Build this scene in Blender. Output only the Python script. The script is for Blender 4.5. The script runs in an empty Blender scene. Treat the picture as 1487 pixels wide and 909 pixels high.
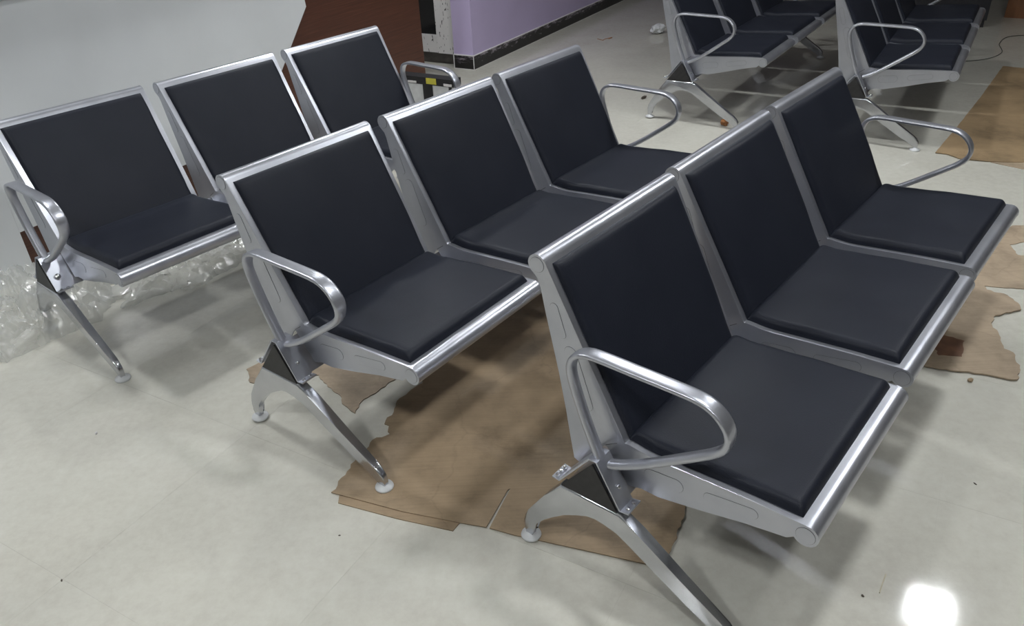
import bpy, bmesh, math, random
from mathutils import Vector, Matrix, noise
random.seed(7)
C = bpy.context.scene.collection
PI = math.pi
R = math.radians

# ------------------------------------------------------------------ camera
FPX = 1136.9
PITCH, ROLL, CAMH = 0.54601874, -0.04949444, 1.49856
cd = bpy.data.cameras.new('camera'); cam = bpy.data.objects.new('camera', cd); C.objects.link(cam)
cd.sensor_fit = 'HORIZONTAL'; cd.sensor_width = 36.0; cd.lens = FPX / 1487.0 * 36.0
cd.clip_start = 0.02; cd.clip_end = 100
cp, sp = math.cos(PITCH), math.sin(PITCH); cr, sr = math.cos(ROLL), math.sin(ROLL)
fwd = Vector((0, cp, -sp)); rt = Vector((1, 0, 0)); upv = Vector((0, sp, cp))
r2 = rt * cr + upv * sr; u2 = upv * cr - rt * sr
M = Matrix((r2, u2, -fwd)).transposed().to_4x4(); M.translation = Vector((0, 0, CAMH))
cam.matrix_world = M
bpy.context.scene.camera = cam

# ------------------------------------------------------------------ world, exposure
w = bpy.data.worlds.new('world'); bpy.context.scene.world = w; w.use_nodes = True
w.node_tree.nodes['Background'].inputs[0].default_value = (0.8, 0.85, 0.95, 1)
w.node_tree.nodes['Background'].inputs[1].default_value = 0.3
vs = bpy.context.scene.view_settings
vs.view_transform = 'Standard'; vs.look = 'None'; vs.gamma = 1; vs.use_curve_mapping = False
vs.exposure = 0.40
LAMP = 150.0          # emission of the ceiling panels

# room axes: u runs along the purple wall away from the camera, v to its left
TH = R(59.4)
E1 = Vector((math.cos(TH), math.sin(TH), 0)); E2 = Vector((-math.sin(TH), math.cos(TH), 0))
def UV(u, v, z=0.0): return E1 * u + E2 * v + Vector((0, 0, z))

# ------------------------------------------------------------------ materials
def new_mat(name):
    m = bpy.data.materials.new(name); m.use_nodes = True
    nt = m.node_tree; return m, nt, nt.nodes['Principled BSDF']
def N(nt, t, **kw):
    n = nt.nodes.new(t)
    for k, v in kw.items():
        if k in n.inputs: n.inputs[k].default_value = v
        else: setattr(n, k, v)
    return n
def ramp(nt, src, stops):
    r = nt.nodes.new('ShaderNodeValToRGB'); nt.links.new(src, r.inputs[0])
    e = r.color_ramp.elements
    while len(e) < len(stops): e.new(0.5)
    for i, (p, c) in enumerate(stops): e[i].position = p; e[i].color = (*c, 1) if len(c) == 3 else c
    return r
def coords(nt, kind='Object', scale=(1, 1, 1), rot=(0, 0, 0)):
    t = nt.nodes.new('ShaderNodeTexCoord'); m = nt.nodes.new('ShaderNodeMapping')
    m.inputs['Scale'].default_value = scale; m.inputs['Rotation'].default_value = rot
    nt.links.new(t.outputs[kind], m.inputs[0]); return m.outputs[0]
def bump(nt, b, src, strength, dist=0.002):
    n = nt.nodes.new('ShaderNodeBump'); n.inputs['Strength'].default_value = strength; n.inputs['Distance'].default_value = dist
    nt.links.new(src, n.inputs['Height']); nt.links.new(n.outputs[0], b.inputs['Normal']); return n
def simple(name, col, rough=0.5, metal=0.0, noise_amt=0.08, scale=30, bmp=0.0, spec=0.5, coat=0.0):
    m, nt, b = new_mat(name)
    b.inputs['Roughness'].default_value = rough; b.inputs['Metallic'].default_value = metal
    b.inputs['Specular IOR Level'].default_value = spec; b.inputs['Coat Weight'].default_value = coat
    co = coords(nt); n = N(nt, 'ShaderNodeTexNoise', Scale=scale, Detail=4.0); nt.links.new(co, n.inputs[0])
    lo = tuple(c * (1 - noise_amt) for c in col); hi = tuple(min(1, c * (1 + noise_amt)) for c in col)
    r = ramp(nt, n.outputs[0], [(0.3, lo), (0.7, hi)]); nt.links.new(r.outputs[0], b.inputs['Base Color'])
    if bmp: bump(nt, b, n.outputs[0], bmp)
    return m

def mat_silver():
    m, nt, b = new_mat('silver_paint')
    b.inputs['Metallic'].default_value = 0.82; b.inputs['Specular IOR Level'].default_value = 0.6
    co = coords(nt); n = N(nt, 'ShaderNodeTexNoise', Scale=9.0, Detail=6.0); nt.links.new(co, n.inputs[0])
    r = ramp(nt, n.outputs[0], [(0.3, (0.44, 0.455, 0.51)), (0.7, (0.53, 0.54, 0.59))]); nt.links.new(r.outputs[0], b.inputs['Base Color'])
    rr = ramp(nt, n.outputs[0], [(0.3, (0.30,) * 3), (0.75, (0.345,) * 3)]); nt.links.new(rr.outputs[0], b.inputs['Roughness'])
    n2 = N(nt, 'ShaderNodeTexNoise', Scale=900.0, Detail=1.0); nt.links.new(co, n2.inputs[0]); bump(nt, b, n2.outputs[0], 0.12, 0.0005)
    return m
def mat_pad():
    m, nt, b = new_mat('black_leatherette')
    b.inputs['Roughness'].default_value = 0.44; b.inputs['Specular IOR Level'].default_value = 0.17
    co = coords(nt)
    n = N(nt, 'ShaderNodeTexNoise', Scale=6.0, Detail=5.0); nt.links.new(co, n.inputs[0])
    r = ramp(nt, n.outputs[0], [(0.3, (0.0135, 0.0155, 0.0235)), (0.75, (0.0175, 0.0200, 0.0290))]); nt.links.new(r.outputs[0], b.inputs['Base Color'])
    v = N(nt, 'ShaderNodeTexVoronoi', Scale=420.0); nt.links.new(co, v.inputs[0])
    n2 = N(nt, 'ShaderNodeTexNoise', Scale=14.0, Detail=2.0); nt.links.new(co, n2.inputs[0])
    a = N(nt, 'ShaderNodeMath', operation='ADD'); s = N(nt, 'ShaderNodeMath', operation='MULTIPLY'); s.inputs[1].default_value = 2.0
    nt.links.new(n2.outputs[0], s.inputs[0]); nt.links.new(v.outputs['Distance'], a.inputs[0]); nt.links.new(s.outputs[0], a.inputs[1])
    bump(nt, b, a.outputs[0], 0.16, 0.0015)
    return m
def mat_floor():
    m, nt, b = new_mat('polished_beige_tile')
    co = coords(nt)
    tc = nt.nodes.new('ShaderNodeNewGeometry')
    n = N(nt, 'ShaderNodeTexNoise', Scale=3.0, Detail=8.0, Roughness=0.65); nt.links.new(tc.outputs['Position'], n.inputs[0])
    n2 = N(nt, 'ShaderNodeTexNoise', Scale=34.0, Detail=5.0, Roughness=0.7); nt.links.new(tc.outputs['Position'], n2.inputs[0])
    mx = N(nt, 'ShaderNodeMath', operation='ADD'); nt.links.new(n.outputs[0], mx.inputs[0]); nt.links.new(n2.outputs[0], mx.inputs[1])
    hv = N(nt, 'ShaderNodeMath', operation='MULTIPLY'); hv.inputs[1].default_value = 0.5; nt.links.new(mx.outputs[0], hv.inputs[0])
    r = ramp(nt, hv.outputs[0], [(0.36, (0.52, 0.50, 0.445)), (0.5, (0.57, 0.555, 0.495)), (0.64, (0.61, 0.60, 0.54))])
    nt.links.new(r.outputs[0], b.inputs['Base Color'])
    b.inputs['Roughness'].default_value = 0.085; b.inputs['IOR'].default_value = 1.52
    n3 = N(nt, 'ShaderNodeTexNoise', Scale=5.0, Detail=2.0); nt.links.new(tc.outputs['Position'], n3.inputs[0])
    rr = ramp(nt, n3.outputs[0], [(0.35, (0.045,) * 3), (0.7, (0.085,) * 3)]); nt.links.new(rr.outputs[0], b.inputs['Roughness'])
    bump(nt, b, n3.outputs[0], 0.012, 0.004)
    return m
def mat_wood():
    m, nt, b = new_mat('brown_wood_laminate')
    co = coords(nt, scale=(1.2, 1.2, 40)); n = N(nt, 'ShaderNodeTexNoise', Scale=3.0, Detail=8.0, Roughness=0.6, Distortion=0.6); nt.links.new(co, n.inputs[0])
    r = ramp(nt, n.outputs[0], [(0.3, (0.060, 0.022, 0.014)), (0.55, (0.095, 0.036, 0.022)), (0.75, (0.125, 0.050, 0.032))]); nt.links.new(r.outputs[0], b.inputs['Base Color'])
    b.inputs['Roughness'].default_value = 0.4
    return m
def mat_card(name, base, stain=0.0):
    m, nt, b = new_mat(name)
    geo = nt.nodes.new('ShaderNodeNewGeometry')
    mp = nt.nodes.new('ShaderNodeMapping'); nt.links.new(geo.outputs['Position'], mp.inputs[0]); mp.inputs['Rotation'].default_value = (0, 0, R(35))
    n = N(nt, 'ShaderNodeTexNoise', Scale=4.0, Detail=9.0, Roughness=0.65); nt.links.new(mp.outputs[0], n.inputs[0])
    dk = tuple(c * 0.58 for c in base); lt = tuple(c * 1.25 for c in base)
    r = ramp(nt, n.outputs[0], [(0.3, dk), (0.5, base), (0.72, lt)])
    mp2 = nt.nodes.new('ShaderNodeMapping'); nt.links.new(geo.outputs['Position'], mp2.inputs[0]); mp2.inputs['Rotation'].default_value = (0, 0, R(-24)); mp2.inputs['Scale'].default_value = (1, 60, 1)
    n2 = N(nt, 'ShaderNodeTexNoise', Scale=3.0, Detail=3.0); nt.links.new(mp2.outputs[0], n2.inputs[0])
    r2_ = ramp(nt, n2.outputs[0], [(0.3, (0.86,) * 3), (0.6, (1, 1, 1))])
    mix = N(nt, 'ShaderNodeMix', data_type='RGBA', blend_type='MULTIPLY'); mix.inputs[0].default_value = 0.8
    nt.links.new(r.outputs[0], mix.inputs[6]); nt.links.new(r2_.outputs[0], mix.inputs[7])
    # crease cracks
    v = N(nt, 'ShaderNodeTexVoronoi', feature='DISTANCE_TO_EDGE', Scale=2.3); 
    n4 = N(nt, 'ShaderNodeTexNoise', Scale=9.0, Detail=4.0); nt.links.new(geo.outputs['Position'], n4.inputs[0])
    av = N(nt, 'ShaderNodeVectorMath', operation='MULTIPLY_ADD'); av.inputs[1].default_value = (0.12, 0.12, 0.12)
    nt.links.new(n4.outputs['Color'], av.inputs[0]); nt.links.new(geo.outputs['Position'], av.inputs[2]); nt.links.new(av.outputs[0], v.inputs[0])
    r3 = ramp(nt, v.outputs['Distance'], [(0.0, (0.62,) * 3), (0.012, (1, 1, 1))])
    mix2 = N(nt, 'ShaderNodeMix', data_type='RGBA', blend_type='MULTIPLY'); mix2.inputs[0].default_value = 0.3
    nt.links.new(mix.outputs[2], mix2.inputs[6]); nt.links.new(r3.outputs[0], mix2.inputs[7])
    nt.links.new(mix2.outputs[2], b.inputs['Base Color'])
    b.inputs['Roughness'].default_value = 0.62
    bump(nt, b, n.outputs[0], 0.35, 0.01)
    return m
def mat_wall(name, col, rough=0.5):
    m, nt, b = new_mat(name)
    geo = nt.nodes.new('ShaderNodeNewGeometry')
    n = N(nt, 'ShaderNodeTexNoise', Scale=2.0, Detail=7.0); nt.links.new(geo.outputs['Position'], n.inputs[0])
    r = ramp(nt, n.outputs[0], [(0.3, tuple(c * 0.93 for c in col)), (0.7, tuple(min(1, c * 1.05) for c in col))]); nt.links.new(r.outputs[0], b.inputs['Base Color'])
    b.inputs['Roughness'].default_value = rough
    n2 = N(nt, 'ShaderNodeTexNoise', Scale=60.0, Detail=3.0); nt.links.new(geo.outputs['Position'], n2.inputs[0]); bump(nt, b, n2.outputs[0], 0.08, 0.002)
    return m
def mat_granite():
    m, nt, b = new_mat('black_granite_paint_smeared')
    geo = nt.nodes.new('ShaderNodeNewGeometry'); mp = nt.nodes.new('ShaderNodeMapping'); nt.links.new(geo.outputs['Position'], mp.inputs[0])
    mp.inputs['Rotation'].default_value = (0, 0, -TH); mp.inputs['Scale'].default_value = (9, 9, 34)
    n = N(nt, 'ShaderNodeTexNoise', Scale=1.6, Detail=9.0, Roughness=0.75); nt.links.new(mp.outputs[0], n.inputs[0])
    # white smears get denser near the top of the skirting (they are splashes of wall paint)
    sz = nt.nodes.new('ShaderNodeSeparateXYZ'); nt.links.new(geo.outputs['Position'], sz.inputs[0])
    mu = N(nt, 'ShaderNodeMath', operation='MULTIPLY_ADD'); mu.inputs[1].default_value = 2.4; nt.links.new(sz.outputs['Z'], mu.inputs[0]); nt.links.new(n.outputs[0], mu.inputs[2])
    r = ramp(nt, mu.outputs[0], [(0.0, (0.010, 0.010, 0.011)), (0.70, (0.012, 0.011, 0.012)), (0.79, (0.34, 0.30, 0.34))]); nt.links.new(r.outputs[0], b.inputs['Base Color'])
    b.inputs['Roughness'].default_value = 0.3
    return m
def mat_film_tape():
    m, nt, b = new_mat('frame_with_printed_film')
    co = coords(nt, scale=(1, 1, 1))
    n = N(nt, 'ShaderNodeTexNoise', Scale=26.0, Detail=2.0, Roughness=0.4); mp = coords(nt, scale=(3.4, 3.4, 1.0)); nt.links.new(mp, n.inputs[0])
    r = ramp(nt, n.outputs[0], [(0.325, (0.05, 0.05, 0.05)), (0.35, (0.72, 0.70, 0.70))]); nt.links.new(r.outputs[0], b.inputs['Base Color'])
    b.inputs['Roughness'].default_value = 0.35
    return m
def mat_plastic():
    m, nt, b = new_mat('clear_crumpled_film')
    out = nt.nodes['Material Output']; nt.nodes.remove(b)
    tr = N(nt, 'ShaderNodeBsdfTransparent'); tr.inputs[0].default_value = (0.99, 0.99, 0.99, 1)
    gl = N(nt, 'ShaderNodeBsdfGlossy'); gl.inputs['Color'].default_value = (0.9, 0.9, 0.9, 1); gl.inputs['Roughness'].default_value = 0.16
    df = N(nt, 'ShaderNodeBsdfTranslucent'); df.inputs[0].default_value = (0.93, 0.94, 0.92, 1)
    d2 = N(nt, 'ShaderNodeBsdfDiffuse'); d2.inputs[0].default_value = (0.86, 0.87, 0.85, 1)
    m1 = N(nt, 'ShaderNodeMixShader'); m1.inputs[0].default_value = 0.5; nt.links.new(df.outputs[0], m1.inputs[1]); nt.links.new(d2.outputs[0], m1.inputs[2])
    m2 = N(nt, 'ShaderNodeMixShader'); m2.inputs[0].default_value = 0.30; nt.links.new(m1.outputs[0], m2.inputs[1]); nt.links.new(gl.outputs[0], m2.inputs[2])
    co = coords(nt); n = N(nt, 'ShaderNodeTexNoise', Scale=7.0, Detail=5.0); nt.links.new(co, n.inputs[0])
    r = ramp(nt, n.outputs[0], [(0.3, (0.30,) * 3), (0.7, (0.62,) * 3)])
    m3 = N(nt, 'ShaderNodeMixShader'); nt.links.new(r.outputs[0], m3.inputs[0]); nt.links.new(tr.outputs[0], m3.inputs[1]); nt.links.new(m2.outputs[0], m3.inputs[2])
    n2 = N(nt, 'ShaderNodeTexNoise', Scale=40.0, Detail=4.0); nt.links.new(co, n2.inputs[0])
    bp = nt.nodes.new('ShaderNodeBump'); bp.inputs['Strength'].default_value = 0.6; bp.inputs['Distance'].default_value = 0.01; nt.links.new(n2.outputs[0], bp.inputs['Height'])
    nt.links.new(bp.outputs[0], gl.inputs['Normal']); nt.links.new(m3.outputs[0], out.inputs[0])
    return m
def mat_emit(name, col, s):
    m, nt, b = new_mat(name)
    b.inputs['Base Color'].default_value = (*col, 1); b.inputs['Emission Color'].default_value = (*col, 1); b.inputs['Emission Strength'].default_value = s
    return m

SILVER = mat_silver()
CHROME = simple('polished_aluminium', (0.56, 0.57, 0.60), rough=0.2, metal=0.95, noise_amt=0.06, scale=12)
PAD = mat_pad()
BLACK = simple('black_plastic', (0.018, 0.017, 0.018), rough=0.5, noise_amt=0.3, scale=60)
FOOTW = simple('white_foot_plastic', (0.62, 0.63, 0.64), rough=0.45)
SEAM = simple('dark_panel_seam', (0.10, 0.10, 0.11), rough=0.6)
BOLT = simple('bolt_steel', (0.72, 0.72, 0.74), rough=0.15, metal=1.0)
FLOORM = mat_floor()
GROUT = simple('grout', (0.50, 0.485, 0.43), rough=0.7)
WOOD = mat_wood()
DESKW = mat_wall('white_desk_laminate', (0.72, 0.74, 0.76), 0.16)
PURPLE = mat_wall('lilac_wall_paint', (0.49, 0.415, 0.62), 0.42)
WHITEW = mat_wall('off_white_wall_paint', (0.55, 0.54, 0.52), 0.6)
FARW = mat_wall('far_wall_paint', (0.22, 0.19, 0.17), 0.6)
CEIL = mat_wall('ceiling_paint', (0.66, 0.66, 0.66), 0.7)
GRAN = mat_granite()
SILL = simple('grey_granite_sill', (0.10, 0.09, 0.085), rough=0.3, noise_amt=0.3, scale=20)
TAPE = mat_film_tape()
PUTTY = simple('white_grout_bead', (0.62, 0.60, 0.60), rough=0.6)
GLASS = simple('dark_door_glass', (0.006, 0.006, 0.008), rough=0.06)
CARD1 = mat_card('cardboard_shaded_brown', (0.335, 0.245, 0.155))  # darker cardboard brown, shade between the benches put into the colour
CARD2 = mat_card('cardboard_light_brown', (0.40, 0.31, 0.22))
STAIN = simple('dark_reddish_stain', (0.17, 0.085, 0.05), rough=0.5, noise_amt=0.35, scale=18)
CARD3 = mat_card('cardboard_tan', (0.35, 0.245, 0.14))
FILM = mat_plastic()
DIFF = mat_emit('ceiling_lamp_diffuser', (0.955, 0.985, 1.0), LAMP)
CARTONW = simple('white_carton', (0.58, 0.59, 0.60), rough=0.5)
STRAP = simple('black_webbing', (0.012, 0.012, 0.014), rough=0.6, bmp=0.3, scale=200)
YELLOW = simple('yellow_label_paper', (0.55, 0.50, 0.06), rough=0.5)
LEAF = simple('orange_brown_leaf', (0.36, 0.15, 0.05), rough=0.7, noise_amt=0.4)
DARKBIT = simple('dark_debris', (0.06, 0.045, 0.035), rough=0.8)
STRAW = simple('pale_straw', (0.6, 0.55, 0.42), rough=0.6)
CARTONB = mat_card('carton_orange_brown', (0.20, 0.085, 0.035))
WIRE = simple('dark_green_cord', (0.02, 0.035, 0.03), rough=0.5)
SOFAB = simple('black_upholstery', (0.010, 0.010, 0.014), rough=0.6)

# ------------------------------------------------------------------ object helpers
def obj(name, bm, mat, parent=None, smooth=35):
    bmesh.ops.recalc_face_normals(bm, faces=bm.faces[:])
    me = bpy.data.meshes.new(name); bm.to_mesh(me); bm.free()
    me.materials.append(mat)
    if smooth:
        for p in me.polygons: p.use_smooth = True
        me.set_sharp_from_angle(angle=R(smooth))
    o = bpy.data.objects.new(name, me); C.objects.link(o)
    if parent: o.parent = parent
    return o
def tag(o, label, cat, group=None, kind=None):
    o['label'] = label; o['category'] = cat
    if group: o['group'] = group
    if kind: o['kind'] = kind
    return o
def empty(name, loc=(0, 0, 0), rz=0.0, parent=None):
    o = bpy.data.objects.new(name, None); C.objects.link(o); o.location = loc; o.rotation_euler = (0, 0, rz)
    o.empty_display_size = 0.1
    if parent: o.parent = parent
    return o
def struct(name, bm, mat, parent=None, smooth=0):
    o = obj(name, bm, mat, parent, smooth)
    if not parent: o['kind'] = 'structure'
    return o
def copy_tree(o, parent=None):
    c = o.copy(); C.objects.link(c)
    if parent: c.parent = parent
    for ch in list(o.children): copy_tree(ch, c)
    return c
def box(bm, lo, hi, mat=None):
    x0, y0, z0 = lo; x1, y1, z1 = hi
    v = [bm.verts.new(p) for p in ((x0, y0, z0), (x1, y0, z0), (x1, y1, z0), (x0, y1, z0), (x0, y0, z1), (x1, y0, z1), (x1, y1, z1), (x0, y1, z1))]
    for f in ((0, 3, 2, 1), (4, 5, 6, 7), (0, 1, 5, 4), (1, 2, 6, 5), (2, 3, 7, 6), (3, 0, 4, 7)): bm.faces.new([v[i] for i in f])
    return v
def bevel_all(bm, off, seg=2, angle=20):
    es = [e for e in bm.edges if e.is_manifold and e.calc_face_angle(0) > R(angle)]
    bmesh.ops.bevel(bm, geom=es, offset=off, segments=seg, profile=0.5, affect='EDGES', clamp_overlap=True)
def boxobj(name, lo, hi, mat, parent=None, bev=0.0):
    bm = bmesh.new(); box(bm, lo, hi)
    if bev: bevel_all(bm, bev)
    return obj(name, bm, mat, parent)
def uvbox(u0, u1, v0, v1, z0, z1):
    bm = bmesh.new(); vs_ = box(bm, (u0, v0, z0), (u1, v1, z1))
    for v in bm.verts: v.co = UV(*v.co)
    return bm
# bench profile space: (x along the bench, y towards the sitter, z up) -> Blender local (x, -y, z)
def B(x, y, z): return Vector((x, -y, z))
def prism(bm, prof, x0, x1, off=(0, 0, 0)):
    a = [bm.verts.new(B(x0 - off[0], y - off[1], z - off[2])) for y, z in prof]
    b = [bm.verts.new(B(x1 - off[0], y - off[1], z - off[2])) for y, z in prof]
    n = len(prof)
    bm.faces.new(a); bm.faces.new(list(reversed(b)))
    for i in range(n): bm.faces.new((a[i], a[(i + 1) % n], b[(i + 1) % n], b[i]))
def catmull(pts, n=6):
    out = []
    P_ = [pts[0]] + list(pts) + [pts[-1]]
    for i in range(1, len(P_) - 2):
        p0, p1, p2, p3 = P_[i - 1:i + 3]
        for k in range(n):
            t = k / n
            out.append(tuple(0.5 * (2 * b + (c - a) * t + (2 * a - 5 * b + 4 * c - d) * t * t + (3 * b - a - 3 * c + d) * t ** 3) for a, b, c, d in zip(p0, p1, p2, p3)))
    out.append(tuple(pts[-1])); return out

# ------------------------------------------------------------------ bench geometry (fitted)
W_, PIT = 0.5287, 0.59
T = (-0.0799, 0.7481); J = (0.1274, 0.3687); F = (0.545, 0.377); RT, RF = 0.0225, 0.0245
LX = -0.0579; RX = 2 * PIT + W_ - LX
PIV = (W_ / 2, J[0], J[1])
dJ = (J[0] - T[0], J[1] - T[1]); lJ = math.hypot(*dJ); dB = (dJ[0] / lJ, dJ[1] / lJ); nB = (-dB[1], dB[0])      # nB points to the sitter
aT = math.atan2(nB[1], nB[0])
Tt = (T[0] + RT * nB[0], T[1] + RT * nB[1])          # where the sheet leaves the top roll
Jf = (Tt[0] + dB[0] * (lJ - 0.004), Tt[1] + dB[1] * (lJ - 0.004))

def front_line():
    pts = []
    for i in range(19):                                # round the top roll
        a = R(335) + (aT - R(335)) * i / 18
        pts.append((T[0] + RT * math.cos(a), T[1] + RT * math.sin(a)))
    pts.append((Tt[0] + dB[0] * lJ * 0.5, Tt[1] + dB[1] * lJ * 0.5))
    pts += catmull([(Jf[0] - dB[0] * 0.02, Jf[1] - dB[1] * 0.02), (Jf[0], Jf[1]), (Jf[0] + 0.012, Jf[1] + 0.0005), (0.215, 0.380), (0.30, 0.3865), (0.42, 0.396), (0.51, 0.4005)], 4)
    for i in range(19):
        a = R(97) + (R(-190) - R(97)) * i / 18
        pts.append((F[0] + RF * math.cos(a), F[1] + RF * math.sin(a)))
    return pts
FL = front_line()
def seat_z(y):
    p = FL[20:20 + 25]
    for (a, b), (c, d) in zip(p, p[1:]):
        if a <= y <= c: return b + (d - b) * (y - a) / max(1e-6, c - a)
    return 0.4005

def taper(bm):
    # the shells are a touch narrower where seat and back meet (coordinates relative to PIV)
    for v in bm.verts:
        y, z = -v.co.y + J[0], v.co.z + J[1]
        t = (T[1] - z) / (T[1] - J[1]) if y < J[0] else (F[0] - y) / (F[0] - J[0])
        v.co.x *= 1 - 2 * 0.008 * min(1, max(0, t)) / W_
    return bm
def sheet_bm():
    bm = bmesh.new(); t = 0.0028; n = len(FL); inner = []
    for i in range(n):
        a = FL[max(0, i - 1)]; b = FL[min(n - 1, i + 1)]
        d = (b[0] - a[0], b[1] - a[1]); l = math.hypot(*d) or 1; nn = (-d[1] / l, d[0] / l)
        inner.append((FL[i][0] - nn[0] * t, FL[i][1] - nn[1] * t))
    prof = FL + inner[::-1]
    x0, x1 = 0.003, W_ - 0.003
    rows = []
    for x in (x0, x1): rows.append([bm.verts.new(B(x - PIV[0], y - PIV[1], z - PIV[2])) for y, z in prof])
    m = len(prof)
    for i in range(m): bm.faces.new((rows[0][i], rows[0][(i + 1) % m], rows[1][(i + 1) % m], rows[1][i]))
    for rw in rows:
        for i in range(n - 1): bm.faces.new((rw[i], rw[i + 1], rw[m - 2 - i], rw[m - 1 - i]))
    return bm

def side_prof():
    p = []
    for i in range(12):                                # round the top roll, front -> over -> back
        a = aT + (R(232) - aT) * i / 11
        p.append((T[0] + (RT + .0008) * math.cos(a), T[1] + (RT + .0008) * math.sin(a)))
    p += [(-0.079, 0.716), (-0.073, 0.700), (-0.061, 0.640), (-0.042, 0.557), (-0.028, 0.495), (-0.010, 0.40), (0.002, 0.33), (0.014, 0.268),
          (0.030, 0.262), (0.095, 0.349), (0.102, 0.349), (0.160, 0.268), (0.194, 0.279), (0.235, 0.280), (0.328, 0.303), (0.43, 0.332), (0.497, 0.347), (0.512, 0.350)]
    for i in range(12):
        a = R(218) + (R(360 + 97) - R(218)) * i / 11
        p.append((F[0] + (RF + .0008) * math.cos(a), F[1] + (RF + .0008) * math.sin(a)))
    p += [q for q in reversed(FL[20:45]) if q[0] < 0.50]
    return p
SP = side_prof()
def capsule(a, b, r, n=8):
    d = (b[0] - a[0], b[1] - a[1]); ang = math.atan2(d[1], d[0]); pts = []
    for c, s in ((b, -90), (a, 90)):
        for i in range(n + 1):
            t = ang + R(s + 180 * i / n); pts.append((c[0] + r * math.cos(t), c[1] + r * math.sin(t)))
    return pts
def side_bm(right):
    bm = bmesh.new(); x0, x1 = (W_ - 0.003, W_) if right else (0.0, 0.003)
    prism(bm, SP, x0, x1, PIV); bevel_all(bm, 0.0009, 1)
    xf = (W_ - 0.001, W_ + 0.0009) if right else (-0.0009, 0.001)
    for c, r in ((T, RT * 0.76), (F, RF * 0.76)): prism(bm, ringp(c, r), xf[0], xf[1], PIV)
    for a, b, r in CAPS: prism(bm, capsule(a, b, r), xf[0], xf[1], PIV)
    return bm
CAPS = (((0.215, 0.330), (0.275, 0.338), 0.0165), ((0.350, 0.350), (0.440, 0.366), 0.0125), ((0.004, 0.56), (0.046, 0.44), 0.016), ((-0.038, 0.66), (-0.018, 0.60), 0.010))
def ringp(c, r): return [(c[0] + r * math.cos(2 * PI * i / 20), c[1] + r * math.sin(2 * PI * i / 20)) for i in range(20)]
def seam_bm():
    # press-lines round the embossed plugs, gap shade put in as dark colour
    bm = bmesh.new()
    for xf in ((-0.0003, 0.001), (W_ - 0.001, W_ + 0.0003)):
        for c, r in ((T, RT * 0.76), (F, RF * 0.76)): prism(bm, ringp(c, r + 0.0007), xf[0], xf[1], PIV)
        for a, b, r in CAPS: prism(bm, capsule(a, b, r + 0.0006), xf[0], xf[1], PIV)
        for (y0, z0), (y1, z1) in (((0.0985, 0.353), (0.126, 0.372)),): prism(bm, capsule((y0, z0), (y1, z1), 0.0009, 3), xf[0], xf[1], PIV)
    return bm

def ladder(L, r, n):
    e = [0, .0012, .004, .008, .013, .019, .027]
    e = [x * r / 0.019 for x in e]
    mid = [e[-1] + (L - 2 * e[-1]) * i / n for i in range(1, n)]
    return e + mid + [L - x for x in reversed(e)]
def pad_bm(width, length, thick, base, seed, crown=0.004):
    """base(s) -> (y, z, ny, nz) along the pad; a soft cushion with rolled edges."""
    bm = bmesh.new(); r = 0.019
    xs = ladder(width, r, 14); ss = ladder(length, r, 14)
    g = []
    for s in ss:
        row = []
        y, z, ny, nz = base(s)
        for x in xs:
            e1 = min(x, width - x); e2 = min(s, length - s)
            f = lambda e: math.sqrt(max(0, 1 - (1 - min(e / r, 1)) ** 2))
            h = thick * (f(e1) * f(e2)) ** 0.9
            h += crown * math.sin(PI * x / width) * math.sin(PI * s / length) * 1.0
            k = max(0, 1 - min(e1, e2) / 0.07)
            if min(e1, e2) > 0.004:
                h += noise.noise(Vector((x * 16 + seed, s * 16, seed * 3.1))) * 0.0016 * (0.4 + k)
                h += noise.noise(Vector((x * 5 + seed, s * 5, seed * 1.7))) * 0.0022
            ex = 0.0016 * noise.noise(Vector((s * 9, seed, 1.0 if x < width / 2 else 9.0))) * (1 if e1 < 0.03 else 0)
            row.append(bm.verts.new(B((W_ - width) / 2 + x + ex - PIV[0], y + ny * h - PIV[1], z + nz * h - PIV[2])))
        g.append(row)
    for i in range(len(ss) - 1):
        for j in range(len(xs) - 1): bm.faces.new((g[i][j], g[i][j + 1], g[i + 1][j + 1], g[i + 1][j]))
    rim = g[0] + [rw[-1] for rw in g[1:]] + g[-1][-2::-1] + [rw[0] for rw in g[-2:0:-1]]
    bm.faces.new(rim[::-1])
    return bm
BACKL = lJ - 0.008
def back_base(s):
    s = s + 0.010
    return (Tt[0] + dB[0] * s + nB[0] * .0006, Tt[1] + dB[1] * s + nB[1] * .0006, nB[0], nB[1])
def seat_base(s):
    y = Jf[0] + 0.003 + s
    z = seat_z(y); z2 = seat_z(y + 0.004); a = math.atan2(z2 - z, 0.004)
    return (y, z + 0.0006, -math.sin(a), math.cos(a))
SEATL = 0.382

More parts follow.
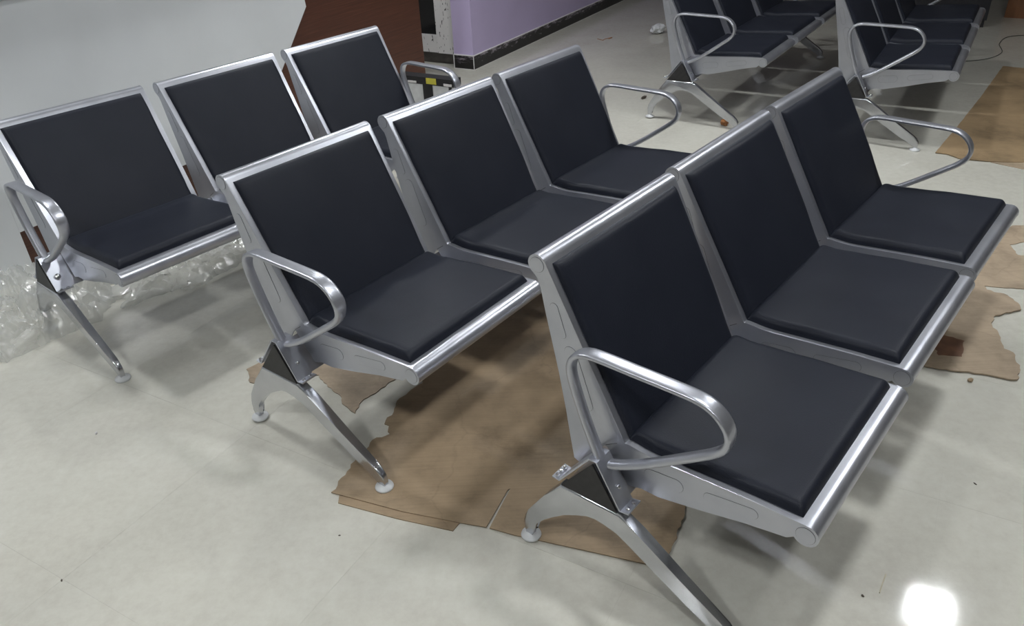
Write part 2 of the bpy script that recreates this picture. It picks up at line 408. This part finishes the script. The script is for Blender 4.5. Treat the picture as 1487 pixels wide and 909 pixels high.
BEAM = [(0.022, 0.245), (0.158, 0.246), (0.0985, 0.341)]
LEG = [(-0.0765, 0.012), (-0.0765, 0.036), (-0.072, 0.052), (-0.060, 0.071), (-0.036, 0.100), (-0.007, 0.127), (0.025, 0.154), (0.055, 0.179), (0.085, 0.195), (0.110, 0.200), (0.137, 0.197),
       (0.167, 0.184), (0.199, 0.165), (0.275, 0.118), (0.350, 0.072), (0.405, 0.043), (0.430, 0.034), (0.440, 0.026), (0.4405, 0.012), (0.4600, 0.012), (0.462, 0.034), (0.459, 0.050), (0.448, 0.064), (0.434, 0.074),
       (0.322, 0.145), (0.22, 0.213), (0.172, 0.243), (0.014, 0.243), (-0.032, 0.183), (-0.084, 0.104), (-0.096, 0.080), (-0.1015, 0.058), (-0.0985, 0.036), (-0.0965, 0.012)]
ARM = [(0.104, 0.350), (0.082, 0.400), (0.062, 0.448), (0.042, 0.503), (0.030, 0.545), (0.030, 0.572), (0.042, 0.595), (0.065, 0.608), (0.10, 0.612), (0.18, 0.611), (0.27, 0.610),
       (0.318, 0.607), (0.350, 0.595), (0.374, 0.571), (0.382, 0.545), (0.375, 0.518), (0.355, 0.496), (0.325, 0.473), (0.22, 0.398), (0.160, 0.362), (0.130, 0.349)]

def arm_bm(x):
    bm = bmesh.new(); path = catmull(ARM, 4); n = len(path); rings = []; K = 18
    for i, (y, z) in enumerate(path):
        a = path[max(0, i - 1)]; b = path[min(n - 1, i + 1)]; d = (b[0] - a[0], b[1] - a[1]); l = math.hypot(*d); nn = (-d[1] / l, d[0] / l)
        t = i / (n - 1)
        lo = 1 - min(1, max(0, (min(t, 1 - t) - 0.22) / 0.10))     # rounder tube low down, flat strap above
        hw = 0.0182 - 0.0040 * lo; ht = 0.0062 + 0.0032 * lo
        ring = []
        for k in range(K):
            an = 2 * PI * k / K; ca, sa = math.cos(an), math.sin(an)
            pw = 0.55 + 0.35 * lo; cx = hw * math.copysign(abs(ca) ** pw, ca); cn = ht * math.copysign(abs(sa) ** pw, sa)
            ring.append(bm.verts.new(B(x + cx, y + nn[0] * cn, z + nn[1] * cn)))
        rings.append(ring)
    for a, b in zip(rings, rings[1:]):
        for k in range(K): bm.faces.new((a[k], a[(k + 1) % K], b[(k + 1) % K], b[k]))
    bm.faces.new(rings[0]); bm.faces.new(rings[-1][::-1])
    return bm
def lathe(bm, prof, c, axis=Vector((0, 0, 1)), n=18):
    axis = axis.normalized(); q = axis.to_track_quat('Z', 'Y'); rings = []
    for r, h in prof:
        rings.append([bm.verts.new(c + q @ Vector((r * math.cos(2 * PI * k / n), r * math.sin(2 * PI * k / n), h))) for k in range(n)])
    for a, b in zip(rings, rings[1:]):
        for k in range(n): bm.faces.new((a[k], a[(k + 1) % n], b[(k + 1) % n], b[k]))
    bm.faces.new(rings[0][::-1]); bm.faces.new(rings[-1])

def leg_bm(xc):
    bm = bmesh.new(); prism(bm, LEG, xc - 0.0150, xc + 0.0150)
    es = [e for e in bm.edges if abs(e.verts[0].co.x - e.verts[1].co.x) < 1e-5]
    bmesh.ops.bevel(bm, geom=es, offset=0.0060, segments=3, profile=0.5, affect='EDGES', clamp_overlap=True)
    for v in bm.verts:
        k = min(1, max(0, (v.co.z - 0.03) / 0.19)); v.co.x = xc + (v.co.x - xc) * (0.60 + 0.40 * k)
    for fy in (-0.0869, 0.4501):
        lathe(bm, [(0.0082, 0.010), (0.0082, 0.034)], B(xc, fy, 0))
    return bm
def clamp_bm(x0, x1):
    t = 0.004
    line = [(-0.010, 0.251), (0.010, 0.249), (0.090, 0.354), (0.106, 0.354), (0.168, 0.249), (0.192, 0.252)]
    bm = bmesh.new(); up_ = []
    for i, p in enumerate(line):
        a = line[max(0, i - 1)]; b = line[min(len(line) - 1, i + 1)]; d = (b[0] - a[0], b[1] - a[1]); l = math.hypot(*d); up_.append((p[0] - d[1] / l * t, p[1] + d[0] / l * t))
    prism(bm, line + up_[::-1], x0, x1); bevel_all(bm, 0.0008, 1)
    return bm
BOLTP = [(-0.001, 0.2515, (0, 1), 0.009), (-0.001, 0.2515, (0, 1), 0.024), (-0.001, 0.2515, (0, 1), 0.039),
         (0.183, 0.2515, (0, 1), 0.012), (0.183, 0.2515, (0, 1), 0.034), (0.146, 0.289, (.86, .51), 0.026)]

def make_bench(big_bolt=False):
    root = empty('waiting_bench')
    sh = obj('seat_shell', taper(sheet_bm()), SILVER, root)
    obj('side_panel', taper(side_bm(False)), SILVER, sh, 0); obj('side_panel', taper(side_bm(True)), SILVER, sh, 0)
    obj('panel_seam', taper(seam_bm()), SEAM, sh, 0)['kind'] = 'stuff'
    bp_ = obj('back_pad', taper(pad_bm(W_ - 0.038, BACKL, 0.015, back_base, 3.0)), PAD, sh, 60)
    sp_ = obj('seat_pad', taper(pad_bm(W_ - 0.032, SEATL, 0.025, seat_base, 8.0)), PAD, sh, 60)
    sh.location = B(*PIV)
    shells = [sh]
    for i in (1, 2):
        c = copy_tree(sh, root); c.location = B(i * PIT + PIV[0], PIV[1], PIV[2]); shells.append(c)
    bm = bmesh.new(); prism(bm, BEAM, LX - 0.003, RX + 0.003); bevel_all(bm, 0.003, 2)
    beam = obj('support_beam', bm, SILVER, root)
    for x0, x1 in ((LX - 0.006, LX - 0.001), (RX + 0.001, RX + 0.006)):
        bm = bmesh.new(); prism(bm, [(0.016, 0.2425), (0.164, 0.2435), (0.0985, 0.347)], x0, x1); bevel_all(bm, 0.001, 1)
        obj('beam_cap', bm, BLACK, beam)['label'] = 'black triangular beam end cap'
    for side, xc in ((1, LX + 0.006), (-1, RX - 0.006)):
        lg = obj('leg_frame', leg_bm(xc), CHROME, root, 40)
        for fy in (-0.0869, 0.4501):
            bm = bmesh.new(); lathe(bm, [(0.0245, 0.0), (0.0258, 0.003), (0.0243, 0.007), (0.014, 0.0112), (0.0100, 0.015)], B(xc, fy, 0), n=24)
            obj('foot_pad', bm, FOOTW, lg, 60)['label'] = 'white round foot pad'
        xs = (LX - 0.004, LX + 0.046) if side > 0 else (RX - 0.046, RX + 0.004)
        cl = obj('clamp_plate', clamp_bm(*xs), SILVER, root)
        for k, (y, z, nrm, dx) in enumerate(BOLTP):
            bm = bmesh.new(); x = LX - 0.004 + dx if side > 0 else RX + 0.004 - dx
            n = Vector((0, -nrm[0], nrm[1])); r = 0.0054
            if k == 5 and big_bolt: r = 0.0105
            lathe(bm, [(r, 0.0), (r, r * 0.45), (r * 0.8, r * 0.8), (r * 0.35, r * 0.95)], B(x, y, z) + n.normalized() * 0.0035, n, 10)
            obj('bolt', bm, BOLT, cl, 40)
        obj('armrest', arm_bm(LX + 0.019 if side > 0 else RX - 0.019), SILVER, root, 60)
    return root

benches = [  # location, angle, shell corrections (dx,dy,dz,rx,ry,rz), label
 ('C', (0.12055404, 1.36804761), 0.86643367, [(-0.0047, -0.0027, -0.0003, -0.0246, -0.0058, 0.0117), (-0.0067, -0.0011, 0.0055, 0.0048, -0.0209, 0.0196), (-0.0021, -0.0008, 0.0032, 0.0095, -0.0008, 0.0169)], 0.0064,
  'silver three-seat waiting bench with black pads nearest the camera at front right'),
 ('B', (-0.6890851, 1.90078098), 0.89992978, [(0.0021, -0.0007, 0.0042, 0.0022, 0.0084, -0.0107), (0.0051, 0.0023, 0.0001, -0.001, 0.0041, 0.0088), (0.0003, -0.0008, -0.0054, 0.0051, 0.0072, 0.0065)], -0.0076,
  'silver three-seat waiting bench with black pads in the middle of the three front benches'),
 ('A', (-1.62286486, 2.49672273), 0.86280874, [(0.0059, -0.0029, 0.0004, 0.0086, 0.0048, 0.0009), (0.0024, 0.0013, -0.0031, 0.0004, -0.0038, -0.0042), (0.0014, 0.001, -0.0009, -0.0005, -0.0064, -0.0034)], -0.0008,
  'silver three-seat waiting bench with black pads in front of the white and brown desk'),
 ('D', (0.99902317, 4.67353733), 0.96610123, [(0,) * 6] * 3, 0.0, 'silver and black waiting bench at the back, left one, with an orange leaf beneath'),
 ('E', (1.80536988, 4.1954099), 1.00627469, [(0, 0, 0.004, 0, 0, 0), (0, 0, .006, 0, 0, 0), (0, 0, .010, 0, 0, 0)], 0.0, 'silver and black waiting bench at the back, beside the big tan cardboard sheet'),
]
def build_benches():
    proto = make_bench(); protoA = make_bench(True)
    for nm, (x, y), t, sh, lean, label in benches:
        o = {'C': proto, 'A': protoA}.get(nm) or copy_tree(proto)
        o.location = (x, y, 0); o.rotation_euler = (0, 0, t)
        if nm in 'BC':          # the foot that stands on the cardboard is screwed in a little further
            lg = min((c for c in o.children if c.name.startswith('leg_frame')), key=lambda c: c.data.vertices[0].co.x)
            f = sorted(lg.children, key=lambda c: c.data.vertices[0].co.y)[0 if nm == 'B' else -1]
            f.location.z += 0.0060
        if nm == 'C':
            lg = max((c for c in o.children if c.name.startswith('leg_frame')), key=lambda c: c.data.vertices[0].co.x)
            sorted(lg.children, key=lambda c: c.data.vertices[0].co.y)[0].location.z += 0.0083
        tag(o, label, 'bench', 'three-seat waiting benches')
        k = 0
        for ch in sorted([c for c in o.children if c.name.startswith('seat_shell')], key=lambda c: c.location.x):
            dx, dy, dz, rx, ry, rz = sh[k]
            ch.location = B(k * PIT + PIV[0] + dx, PIV[1] + dy - lean * PIV[2], PIV[2] + dz)
            ch.rotation_euler = (-(rx + lean), ry, -rz); k += 1

# ------------------------------------------------------------------ the setting
def build_setting():
    fl = struct('floor', uvbox(-5, 12, -6, 6, -0.12, -0.0005), GROUT)
    g = 0.61; gap = 0.0002
    bm = bmesh.new(); box(bm, (gap, gap, -0.008), (g - gap, g - gap, 0.0))
    tile = obj('floor_tile', bm, FLOORM, fl, 0); first = True
    u0 = 1.785 - 4 * g; v0 = -0.188 - 5 * g
    def place(i, j):
        nonlocal first
        t = tile if first else tile.copy()
        if not first: C.objects.link(t)
        first = False
        t.parent = fl; t.location = UV(u0 + i * g, v0 + j * g); t.rotation_euler = (0, 0, TH)
    for i in range(17):
        for j in range(15): place(i, j)
    # rest of the room's floor, out of the picture: the same tiles as one surface
    bm = bmesh.new(); 
    U1, V1 = u0 + 17 * g, v0 + 15 * g
    for a in ((-5, u0, -6, 6), (u0, U1, -6, v0), (u0, U1, V1, 6), (U1, 12, -6, 6)):
        vs_ = box(bm, (a[0], a[2], -0.008), (a[1], a[3], 0.0))
    for v in bm.verts: v.co = UV(*v.co)
    o = obj('outer_tiles', bm, FLOORM, fl, 0); o['kind'] = 'stuff'
    struct('ceiling', uvbox(-5, 12, -6, 6, 2.80, 2.9), CEIL)
    # lilac wall with its corner, then the recess with the door
    struct('wall_left', uvbox(5.11, 12, 3.25, 3.42, 0, 2.8), PURPLE)
    struct('wall_back', uvbox(12, 12.15, -6, 6, 0, 2.8), FARW)
    struct('wall_right', uvbox(-5, 12, -6.15, -6, 0, 2.8), FARW)
    struct('wall_front', uvbox(-5.15, -5, -6, 6, 0, 2.8), WHITEW)
    struct('wall_side', uvbox(-5, 5.35, 6, 6.15, 0, 2.8), WHITEW)
    struct('wall_recess', uvbox(5.20, 5.35, 4.62, 6.0, 0, 2.8), WHITEW)
    # skirting of black granite with paint smears, white beads on its edges
    b = struct('baseboard_left', uvbox(5.095, 12, 3.238, 3.2499, 0, 0.10), GRAN)
    obj('bead', uvbox(5.095, 12, 3.2365, 3.2499, 0.10, 0.104), PUTTY, b, 0)
    obj('bead', uvbox(5.095, 12, 3.2355, 3.238, 0.0, 0.003), PUTTY, b, 0)
    b2 = struct('baseboard_corner', uvbox(5.095, 5.1099, 3.2501, 3.414, 0, 0.10), GRAN)
    obj('bead', uvbox(5.0925, 5.0955, 3.2355, 3.241, 0, 0.104), PUTTY, b2, 0)
    obj('bead', uvbox(5.0925, 5.1099, 3.241, 3.419, 0.10, 0.105), PUTTY, b2, 0)
    obj('bead', uvbox(5.0925, 5.0975, 3.411, 3.419, 0, 0.104), PUTTY, b2, 0)
    obj('bead', uvbox(5.0925, 5.0955, 3.241, 3.411, 0, 0.004), PUTTY, b2, 0)
    # door with taped frame on a granite sill
    struct('trim_1', uvbox(5.20, 5.36, 3.42, 4.62, 0, 0.088), SILL)
    d = empty('door_1', UV(5.2, 3.42, 0)); d['kind'] = 'structure'
    def dp(name, bm, m):
        for v in bm.verts: v.co -= d.location
        return obj(name, bm, m, d, 0)
    dp('frame_stile', uvbox(5.14, 5.20, 3.421, 3.59, 0.09, 2.3), TAPE)
    dp('frame_stile', uvbox(5.14, 5.20, 4.50, 4.62, 0.09, 2.3), TAPE)
    dp('bottom_rail', uvbox(5.145, 5.195, 3.5905, 4.4995, 0.092, 0.222), TAPE)
    dp('top_rail', uvbox(5.145, 5.195, 3.5905, 4.4995, 2.18, 2.3), TAPE)
    dp('glass_pane', uvbox(5.165, 5.175, 3.5905, 4.4995, 0.2225, 2.179), GLASS)
    struct('wall_lintel', uvbox(5.11, 5.35, 3.4205, 4.62, 2.3, 2.8), WHITEW)
    # lamps in the ceiling
    def lamp(u, v, where):
        p = UV(u, v, 2.8); t = empty('ceiling_light', p, TH)
        tag(t, 'square white ceiling panel light ' + where, 'ceiling light', 'square ceiling panel lights')
        bm = bmesh.new(); h = 0.105
        for a in ((-h - .015, -h - .015, h + .015, -h), (-h - .015, h, h + .015, h + .015), (-h - .015, -h, -h, h), (h, -h, h + .015, h)):
            box(bm, (a[0], a[1], -0.012), (a[2], a[3], -0.0005))
        obj('frame', bm, PUTTY, t, 0)
        boxobj('diffuser', (-h + .0005, -h + .0005, -0.008), (h - .0005, h - .0005, -0.001), DIFF, t)
    base = Vector((2.55, 3.20, 0)); bu, bv = base.dot(E1), base.dot(E2)      # the lamp mirrored in the floor at bottom right
    for u_, v_, wh in ((bu, bv, 'mirrored in the floor at bottom right'), (1.90, -0.06, 'above the front right bench'), (1.42, 3.00, 'above the left end of the desk'), (-0.40, -0.50, 'behind the camera to the right'),
                   (-0.60, 1.40, 'added behind the camera to the left to brighten the floor'), (4.05, 1.43, 'between the middle bench and the left rear bench'), (3.70, 3.00, 'above the right end of the desk')):  # lamp behind the camera at left: unseen, added to brighten the floor
        lamp(u_, v_, wh)

def build_desk():
    d = empty('reception_desk', UV(1.0, 3.27, 0), TH)
    tag(d, 'brown wood reception desk with an angular glossy white front panel, behind the left bench', 'desk')
    def L(u, v, z): return Vector((u - 1.0, v - 3.27, z))
    def bx(name, u0, u1, v0, v1, z0, z1, m, bev=0.002):
        return boxobj(name, L(u0, v0, z0), L(u1, v1, z1), m, d, bev)
    bx('body', 1.53, 4.51, 3.27, 3.90, 0, 1.06, WOOD)
    bx('end_block', -0.8, 1.5295, 3.27, 3.90, 0, 1.06, DESKW)
    bx('worktop', -0.82, 4.53, 3.22, 3.93, 1.061, 1.10, DESKW, 0.004)
    bm = bmesh.new(); prof = [(-0.8, 0.0), (1.54, 0.0), (1.546, 0.19), (2.89, 0.183), (3.428, 0.745), (3.40, 0.95), (3.385, 1.06), (-0.8, 1.06)]
    prof = [(1.546, 0.19), (2.895, 0.18), (3.43, 0.745), (3.40, 1.06), (1.546, 1.06)]
    a = [bm.verts.new(L(u, 3.252, z)) for u, z in prof]; b = [bm.verts.new(L(u, 3.2699, z)) for u, z in prof]
    bm.faces.new(a); bm.faces.new(b[::-1])
    for i in range(len(prof)): bm.faces.new((a[i], a[(i + 1) % len(prof)], b[(i + 1) % len(prof)], b[i]))
    bevel_all(bm, 0.0015, 1)
    obj('front_panel', bm, DESKW, d)['label'] = 'glossy white angular front panel'
    bx('front_panel', -0.8, 1.5455, 3.252, 3.2699, 0.0, 1.06, DESKW)

def card(name, poly, z0, mat, label, th=0.0027, parent=None):
    """a torn flat sheet of corrugated board: ragged outline, slightly wavy, with a real cut edge"""
    bm = bmesh.new()
    cx = sum(p[0] for p in poly) / len(poly); cy = sum(p[1] for p in poly) / len(poly)
    bot = [bm.verts.new((x - cx, y - cy, 0)) for x, y in poly]; top = [bm.verts.new((x - cx, y - cy, th)) for x, y in poly]
    n = len(poly)
    bm.faces.new(top); bm.faces.new(bot[::-1])
    for i in range(n): bm.faces.new((bot[i], bot[(i + 1) % n], top[(i + 1) % n], top[i]))
    o = obj(name, bm, mat, parent, 0); o.location = (cx, cy, z0)
    if label: tag(o, label, 'cardboard', 'cardboard sheets on the floor')
    return o
def ragged(poly, amp, step=0.018, skip=()):
    out = []
    for i, (a, b) in enumerate(zip(poly, poly[1:] + poly[:1])):
        out.append(a); L_ = math.hypot(b[0] - a[0], b[1] - a[1])
        k = int(L_ / step)
        if i in skip: continue
        for j in range(1, k):
            t = j / k; nx, ny = -(b[1] - a[1]) / L_, (b[0] - a[0]) / L_
            r = random.uniform(-amp, amp)
            out.append((a[0] + (b[0] - a[0]) * t + nx * r, a[1] + (b[1] - a[1]) * t + ny * r))
    return out

def build_cardboard():
    main = [(-0.513, 1.571), (-0.311, 1.487), (-0.169, 1.441), (-0.098, 1.42), (-0.092, 1.418), (-0.034, 1.549), (-0.028, 1.551), (-0.084, 1.415), (-0.023, 1.388), (0.148, 1.328), (0.297, 1.274), (0.356, 1.313), (0.387, 1.381), (0.422, 1.454),
            (0.475, 1.573), (0.50, 1.98), (0.44, 2.40), (0.103, 2.415), (-0.037, 2.304), (-0.169, 2.192), (-0.246, 2.134), (-0.308, 2.044), (-0.334, 2.017), (-0.348, 1.992), (-0.366, 1.976),
            (-0.378, 1.908), (-0.399, 1.866), (-0.378, 1.804), (-0.401, 1.79), (-0.428, 1.78), (-0.467, 1.691)]
    strip = [(-0.49, 1.575), (-0.488, 1.533), (-0.325, 1.466), (-0.177, 1.414), (-0.155, 1.45), (-0.286, 1.52)]
    back = [(-0.30, 2.02), (-0.108, 2.06), (0.11, 2.2), (0.60, 2.50), (0.50, 3.0), (-0.113, 2.9), (-0.311, 2.5)]
    left = [(-0.905, 2.183), (-0.873, 2.106), (-0.83, 2.087), (-0.746, 2.118), (-0.65, 2.129), (-0.626, 2.085), (-0.609, 2.061), (-0.578, 2.026), (-0.56, 2.01), (-0.552, 1.984), (-0.536, 1.955), (-0.515, 1.929), (-0.498, 1.914),
            (-0.491, 1.944), (-0.487, 1.972), (-0.462, 2.002), (-0.439, 2.025), (-0.388, 2.088), (-0.34, 2.162), (-0.458, 2.388), (-0.752, 2.369), (-0.879, 2.209)]
    right = [(1.309, 2.002), (1.371, 1.978), (1.445, 1.953), (1.542, 1.912), (1.584, 1.971), (1.612, 2.053), (1.595, 2.078), (1.61, 2.126), (1.63, 2.174), (1.633, 2.217), (1.666, 2.268), (1.724, 2.295), (1.785, 2.308),
             (1.798, 2.339), (1.787, 2.419), (1.759, 2.432), (1.743, 2.454), (1.747, 2.5), (1.663, 2.556), (1.386, 2.404), (1.22, 2.186)]
    right2 = [(1.752, 2.489), (1.826, 2.466), (1.887, 2.449), (1.991, 2.454), (2.107, 2.685), (2.029, 2.705), (2.009, 2.713), (2.028, 2.803), (2.097, 2.82), (2.183, 2.856), (2.202, 2.96), (2.151, 2.973), (2.03, 2.939), (1.785, 2.743), (1.60, 2.56)]
    big = [(2.237, 3.85), (2.284, 3.823), (2.314, 3.748), (2.443, 3.69), (2.588, 3.66), (2.93, 3.491), (4.07, 5.024), (3.568, 5.334), (3.466, 5.411), (2.975, 4.773), (2.547, 4.232)]
    under = [(2.437, 3.691), (2.542, 3.575), (2.72, 3.43), (2.83, 3.646), (2.467, 3.746)]
    card('cardboard_sheet', back, 0.0002, CARD1, 'plain brown cardboard sheet farther back, between the middle and front right benches')
    card('cardboard_sheet', strip, 0.0002, CARD1, 'narrow brown cardboard strip poking out beneath the near edge of the torn sheet')
    card('cardboard_sheet', ragged(main, 0.006, 0.013, skip=(0, 1, 2, 3, 4, 5, 6, 7, 8, 9)), 0.0031, CARD1, 'large torn brown cardboard sheet under the middle and front right benches, with a slit')
    card('cardboard_sheet', ragged(left, 0.005, 0.012), 0.0002, CARD2, 'pointed torn cardboard piece under the seat end of the middle bench')
    card('cardboard_sheet', ragged(right2, 0.004, 0.015), 0.0002, CARD2, 'cracked light brown cardboard piece beyond the far end of the front right bench')
    rc = card('cardboard_sheet', ragged(right, 0.005, 0.013), 0.0031, CARD2, 'ragged light brown cardboard piece with a dark stain, right of the front right bench', th=0.005)
    p = card('stain_patch', ragged([(1.44, 2.18), (1.495, 2.132), (1.44, 2.044), (1.371, 2.058), (1.39, 2.13)], 0.004, 0.012), 0.0051, STAIN, None, th=0.0003, parent=rc)
    p.location -= rc.location; p.location.z = 0.00505; p['label'] = 'reddish dark stain'
    card('cardboard_sheet', ragged(big, 0.0015, 0.05), 0.0031, CARD3, 'big tan cardboard sheet on the floor at the right edge')
    card('cardboard_sheet', under, 0.0002, CARD2, 'thin cardboard piece showing beneath the near edge of the big tan sheet')

def crumple(name, outline_fn, c, sx, sy, rz, h, seed, nx, ny, label):
    bm = bmesh.new(); g = []
    for i in range(nx):
        row = []
        for j in range(ny):
            a, b = 2 * i / (nx - 1) - 1, 2 * j / (ny - 1) - 1
            # square to disc
            x = a * math.sqrt(1 - b * b / 2); y = b * math.sqrt(1 - a * a / 2); rr = min(1, math.hypot(x, y))
            q = Vector((x * sx * 7 + seed, y * sy * 7, seed))
            rid = sum(abs(noise.noise(q * (2 ** k))) * (0.75 ** k) for k in range(4))
            env = max(0, 1 - rr ** 2.2) ** 0.6
            z = h * env * (0.45 + 0.9 * rid) + 0.003 + 0.012 * abs(noise.noise(q * 3)) 
            edge = 1 + 0.22 * noise.noise(Vector((x * 2.5 + seed, y * 2.5, 5)))
            dx = 0.035 * noise.noise(q * 1.7 + Vector((9, 0, 0))) + 0.012 * noise.noise(q * 5); dy = 0.035 * noise.noise(q * 1.7 + Vector((0, 9, 0))) + 0.012 * noise.noise(q * 5 + Vector((3, 3, 3)))
            row.append(bm.verts.new((x * sx * edge + dx, y * sy * edge + dy, max(0.002, z))))
        g.append(row)
    for i in range(nx - 1):
        for j in range(ny - 1): bm.faces.new((g[i][j], g[i + 1][j], g[i + 1][j + 1], g[i][j + 1]))
    o = obj(name, bm, FILM, None, 28); o.location = (c[0], c[1], 0); o.rotation_euler = (0, 0, rz)
    tag(o, label, 'plastic wrap', 'crumpled plastic wrap'); return o

def small_blob(name, c, r, h, mat, label, cat, seed, flat=False):
    bm = bmesh.new(); bmesh.ops.create_icosphere(bm, subdivisions=3, radius=1)
    for v in bm.verts:
        q = v.co.copy(); k = 1 + 0.45 * noise.noise(q * 2 + Vector((seed, 0, 0))) + 0.2 * noise.noise(q * 5 + Vector((seed, 3, 0)))
        v.co = Vector((q.x * r[0] * k, q.y * r[1] * k, h * 0.5 + q.z * h * 0.5 * k))
    zmin = min(v.co.z for v in bm.verts)
    for v in bm.verts: v.co.z -= zmin
    o = obj(name, bm, mat, None, 25); o.location = (c[0], c[1], 0.0002); o.rotation_euler = (0, 0, seed); tag(o, label, cat); return o

def tube(name, pts, r, mat, n=6):
    bm = bmesh.new(); rings = []
    for i, p in enumerate(pts):
        p = Vector(p); d = (Vector(pts[min(i + 1, len(pts) - 1)]) - Vector(pts[max(0, i - 1)])).normalized()
        s = d.cross(Vector((0, 0, 1))).normalized(); t = s.cross(d)
        rings.append([bm.verts.new(p + s * r * math.cos(2 * PI * k / n) + t * r * math.sin(2 * PI * k / n)) for k in range(n)])
    for a, b in zip(rings, rings[1:]):
        for k in range(n): bm.faces.new((a[k], a[(k + 1) % n], b[(k + 1) % n], b[k]))
    bm.faces.new(rings[0][::-1]); bm.faces.new(rings[-1])
    return obj(name, bm, mat, None, 60)

def build_props():
    crumple('plastic_wrap', None, (-1.86, 2.58), 0.34, 0.27, R(50), 0.13, 2.3, 84, 76, 'tall heap of crumpled clear plastic wrap at the left edge beside the desk')
    crumple('plastic_wrap', None, (-1.30, 3.02), 0.44, 0.17, R(52), 0.05, 7.7, 84, 50, 'flatter spread of clear plastic wrap on the floor under the left bench')
    # white carton with webbing straps
    c = empty('white_carton', UV(3.80, 2.545, 0), TH)
    tag(c, 'white carton with black straps and yellow tag behind the left bench', 'box')
    boxobj('carton_body', (0, 0.02, 0), (0.07, 0.42, 0.306), CARTONW, c, 0.006)
    s = boxobj('strap', (-0.004, 0.016, 0.268), (0.074, 0.424, 0.310), STRAP, c, 0.002)
    boxobj('strap', (-0.008, 0.17, 0.001), (-0.0001, 0.235, 0.312), STRAP, c, 0.002)
    boxobj('strap', (-0.007, 0.035, 0.001), (-0.0001, 0.052, 0.30), STRAP, c, 0.002)
    boxobj('tag', (-0.0115, 0.135, 0.276), (-0.0085, 0.205, 0.310), YELLOW, c, 0.0005)['label'] = 'yellow tag'
    boxobj('buckle', (-0.0085, 0.03, 0.272), (-0.0045, 0.085, 0.286), PUTTY, c, 0.001)
    boxobj('buckle', (-0.0085, 0.28, 0.272), (-0.0045, 0.34, 0.284), PUTTY, c, 0.001)
    # debris
    small_blob('dry_leaf', (1.30, 4.47), (0.030, 0.022), 0.035, LEAF, 'orange brown crumpled dry leaf by the front foot of the left rear bench', 'leaf', 1.3)
    small_blob('dry_leaf', (0.931, 5.083), (0.028, 0.012), 0.016, DARKBIT, 'small dark curled leaf behind the rear foot of the left rear bench', 'leaf', 4.1)
    small_blob('stone_chip', (1.405, 1.925), (0.007, 0.010), 0.008, CARD1, 'small brown chip in front of the ragged stained cardboard', 'debris', 2.2)
    small_blob('grit_speck', (-1.126, 1.318), (0.004, 0.002), 0.002, DARKBIT, 'tiny dark speck on the floor tiles at bottom left', 'debris', 5.2)
    small_blob('grit_speck', (-0.466, 1.419), (0.003, 0.002), 0.002, DARKBIT, 'tiny dark speck on the floor in front of the narrow cardboard strip', 'debris', 6.2)
    small_blob('grit_speck', (0.76, 1.16), (0.003, 0.004), 0.002, DARKBIT, 'tiny dark speck on the floor left of the bright lamp reflection', 'debris', 3.2)
    small_blob('grit_speck', (1.189, 1.489), (0.005, 0.002), 0.002, DARKBIT, 'tiny dark speck on the floor right of the front right bench', 'debris', 8.2)
    small_blob('paper_scrap', (-1.282, 1.879), (0.003, 0.006), 0.006, PUTTY, 'tiny white scrap on the floor below the left bench', 'debris', 0.4)
    o = tube('straw_sliver', [(0.800, 1.165, 0.002), (0.815, 1.187, 0.0025), (0.836, 1.215, 0.002)], 0.0014, STRAW); tag(o, 'thin pale straw sliver on the floor near the lamp reflection', 'debris')
    pts = catmull([(0.84, 6.87, 0.003), (0.88, 6.81, 0.003), (0.90, 6.85, 0.003), (0.97, 6.90, 0.003), (0.93, 6.84, 0.003)], 5)
    o = tube('thread', pts, 0.0022, LEAF); tag(o, 'thin curled reddish thread on the floor near the lilac wall', 'thread')
    small_blob('pale_lump', (1.37, 6.97), (0.07, 0.05), 0.08, CARTONW, 'small pale lump on the floor behind the left rear bench', 'scrap', 3.9)  # small pale irregular lump
    pts = catmull([(3.20, 5.60, 0.004), (3.338, 5.593, 0.003), (3.505, 5.64, 0.004), (3.675, 5.793, 0.004), (3.80, 6.05, 0.004), (4.013, 6.25, 0.004), (4.35, 6.20, 0.004)], 6)
    o = tube('floor_cord', pts, 0.0022, WIRE); tag(o, 'thin dark cord lying on the floor at far right', 'cord')
    # dark padded chair and brown carton at the far right
    t = empty('black_armchair', (3.86, 6.62, 0), R(-24))
    tag(t, 'black upholstered seat behind the right rear bench', 'chair')
    boxobj('seat_block', (-0.55, 0.0, 0.06), (0.12, 0.7, 0.40), SOFAB, t, 0.02)
    boxobj('backrest', (-0.55, 0.55, 0.401), (0.12, 0.7, 0.80), SOFAB, t, 0.03)
    for x in (-0.50, 0.06):
        for y in (0.03, 0.63): boxobj('leg', (x, y, 0), (x + 0.05, y + 0.05, 0.059), BLACK, t)
    k = empty('brown_carton', (4.33, 6.93, 0), R(-35))
    tag(k, 'orange brown cardboard carton at the top right corner', 'box')
    boxobj('carton_body', (0, 0, 0), (0.5, 0.4, 0.35), CARTONB, k, 0.004)
    boxobj('flap', (0.0, 0.0, 0.3505), (0.5, 0.195, 0.354), CARTONB, k)
    boxobj('flap', (0.0, 0.205, 0.3505), (0.5, 0.4, 0.354), CARTONB, k)

build_setting()
build_desk()
build_benches()
build_cardboard()
build_props()
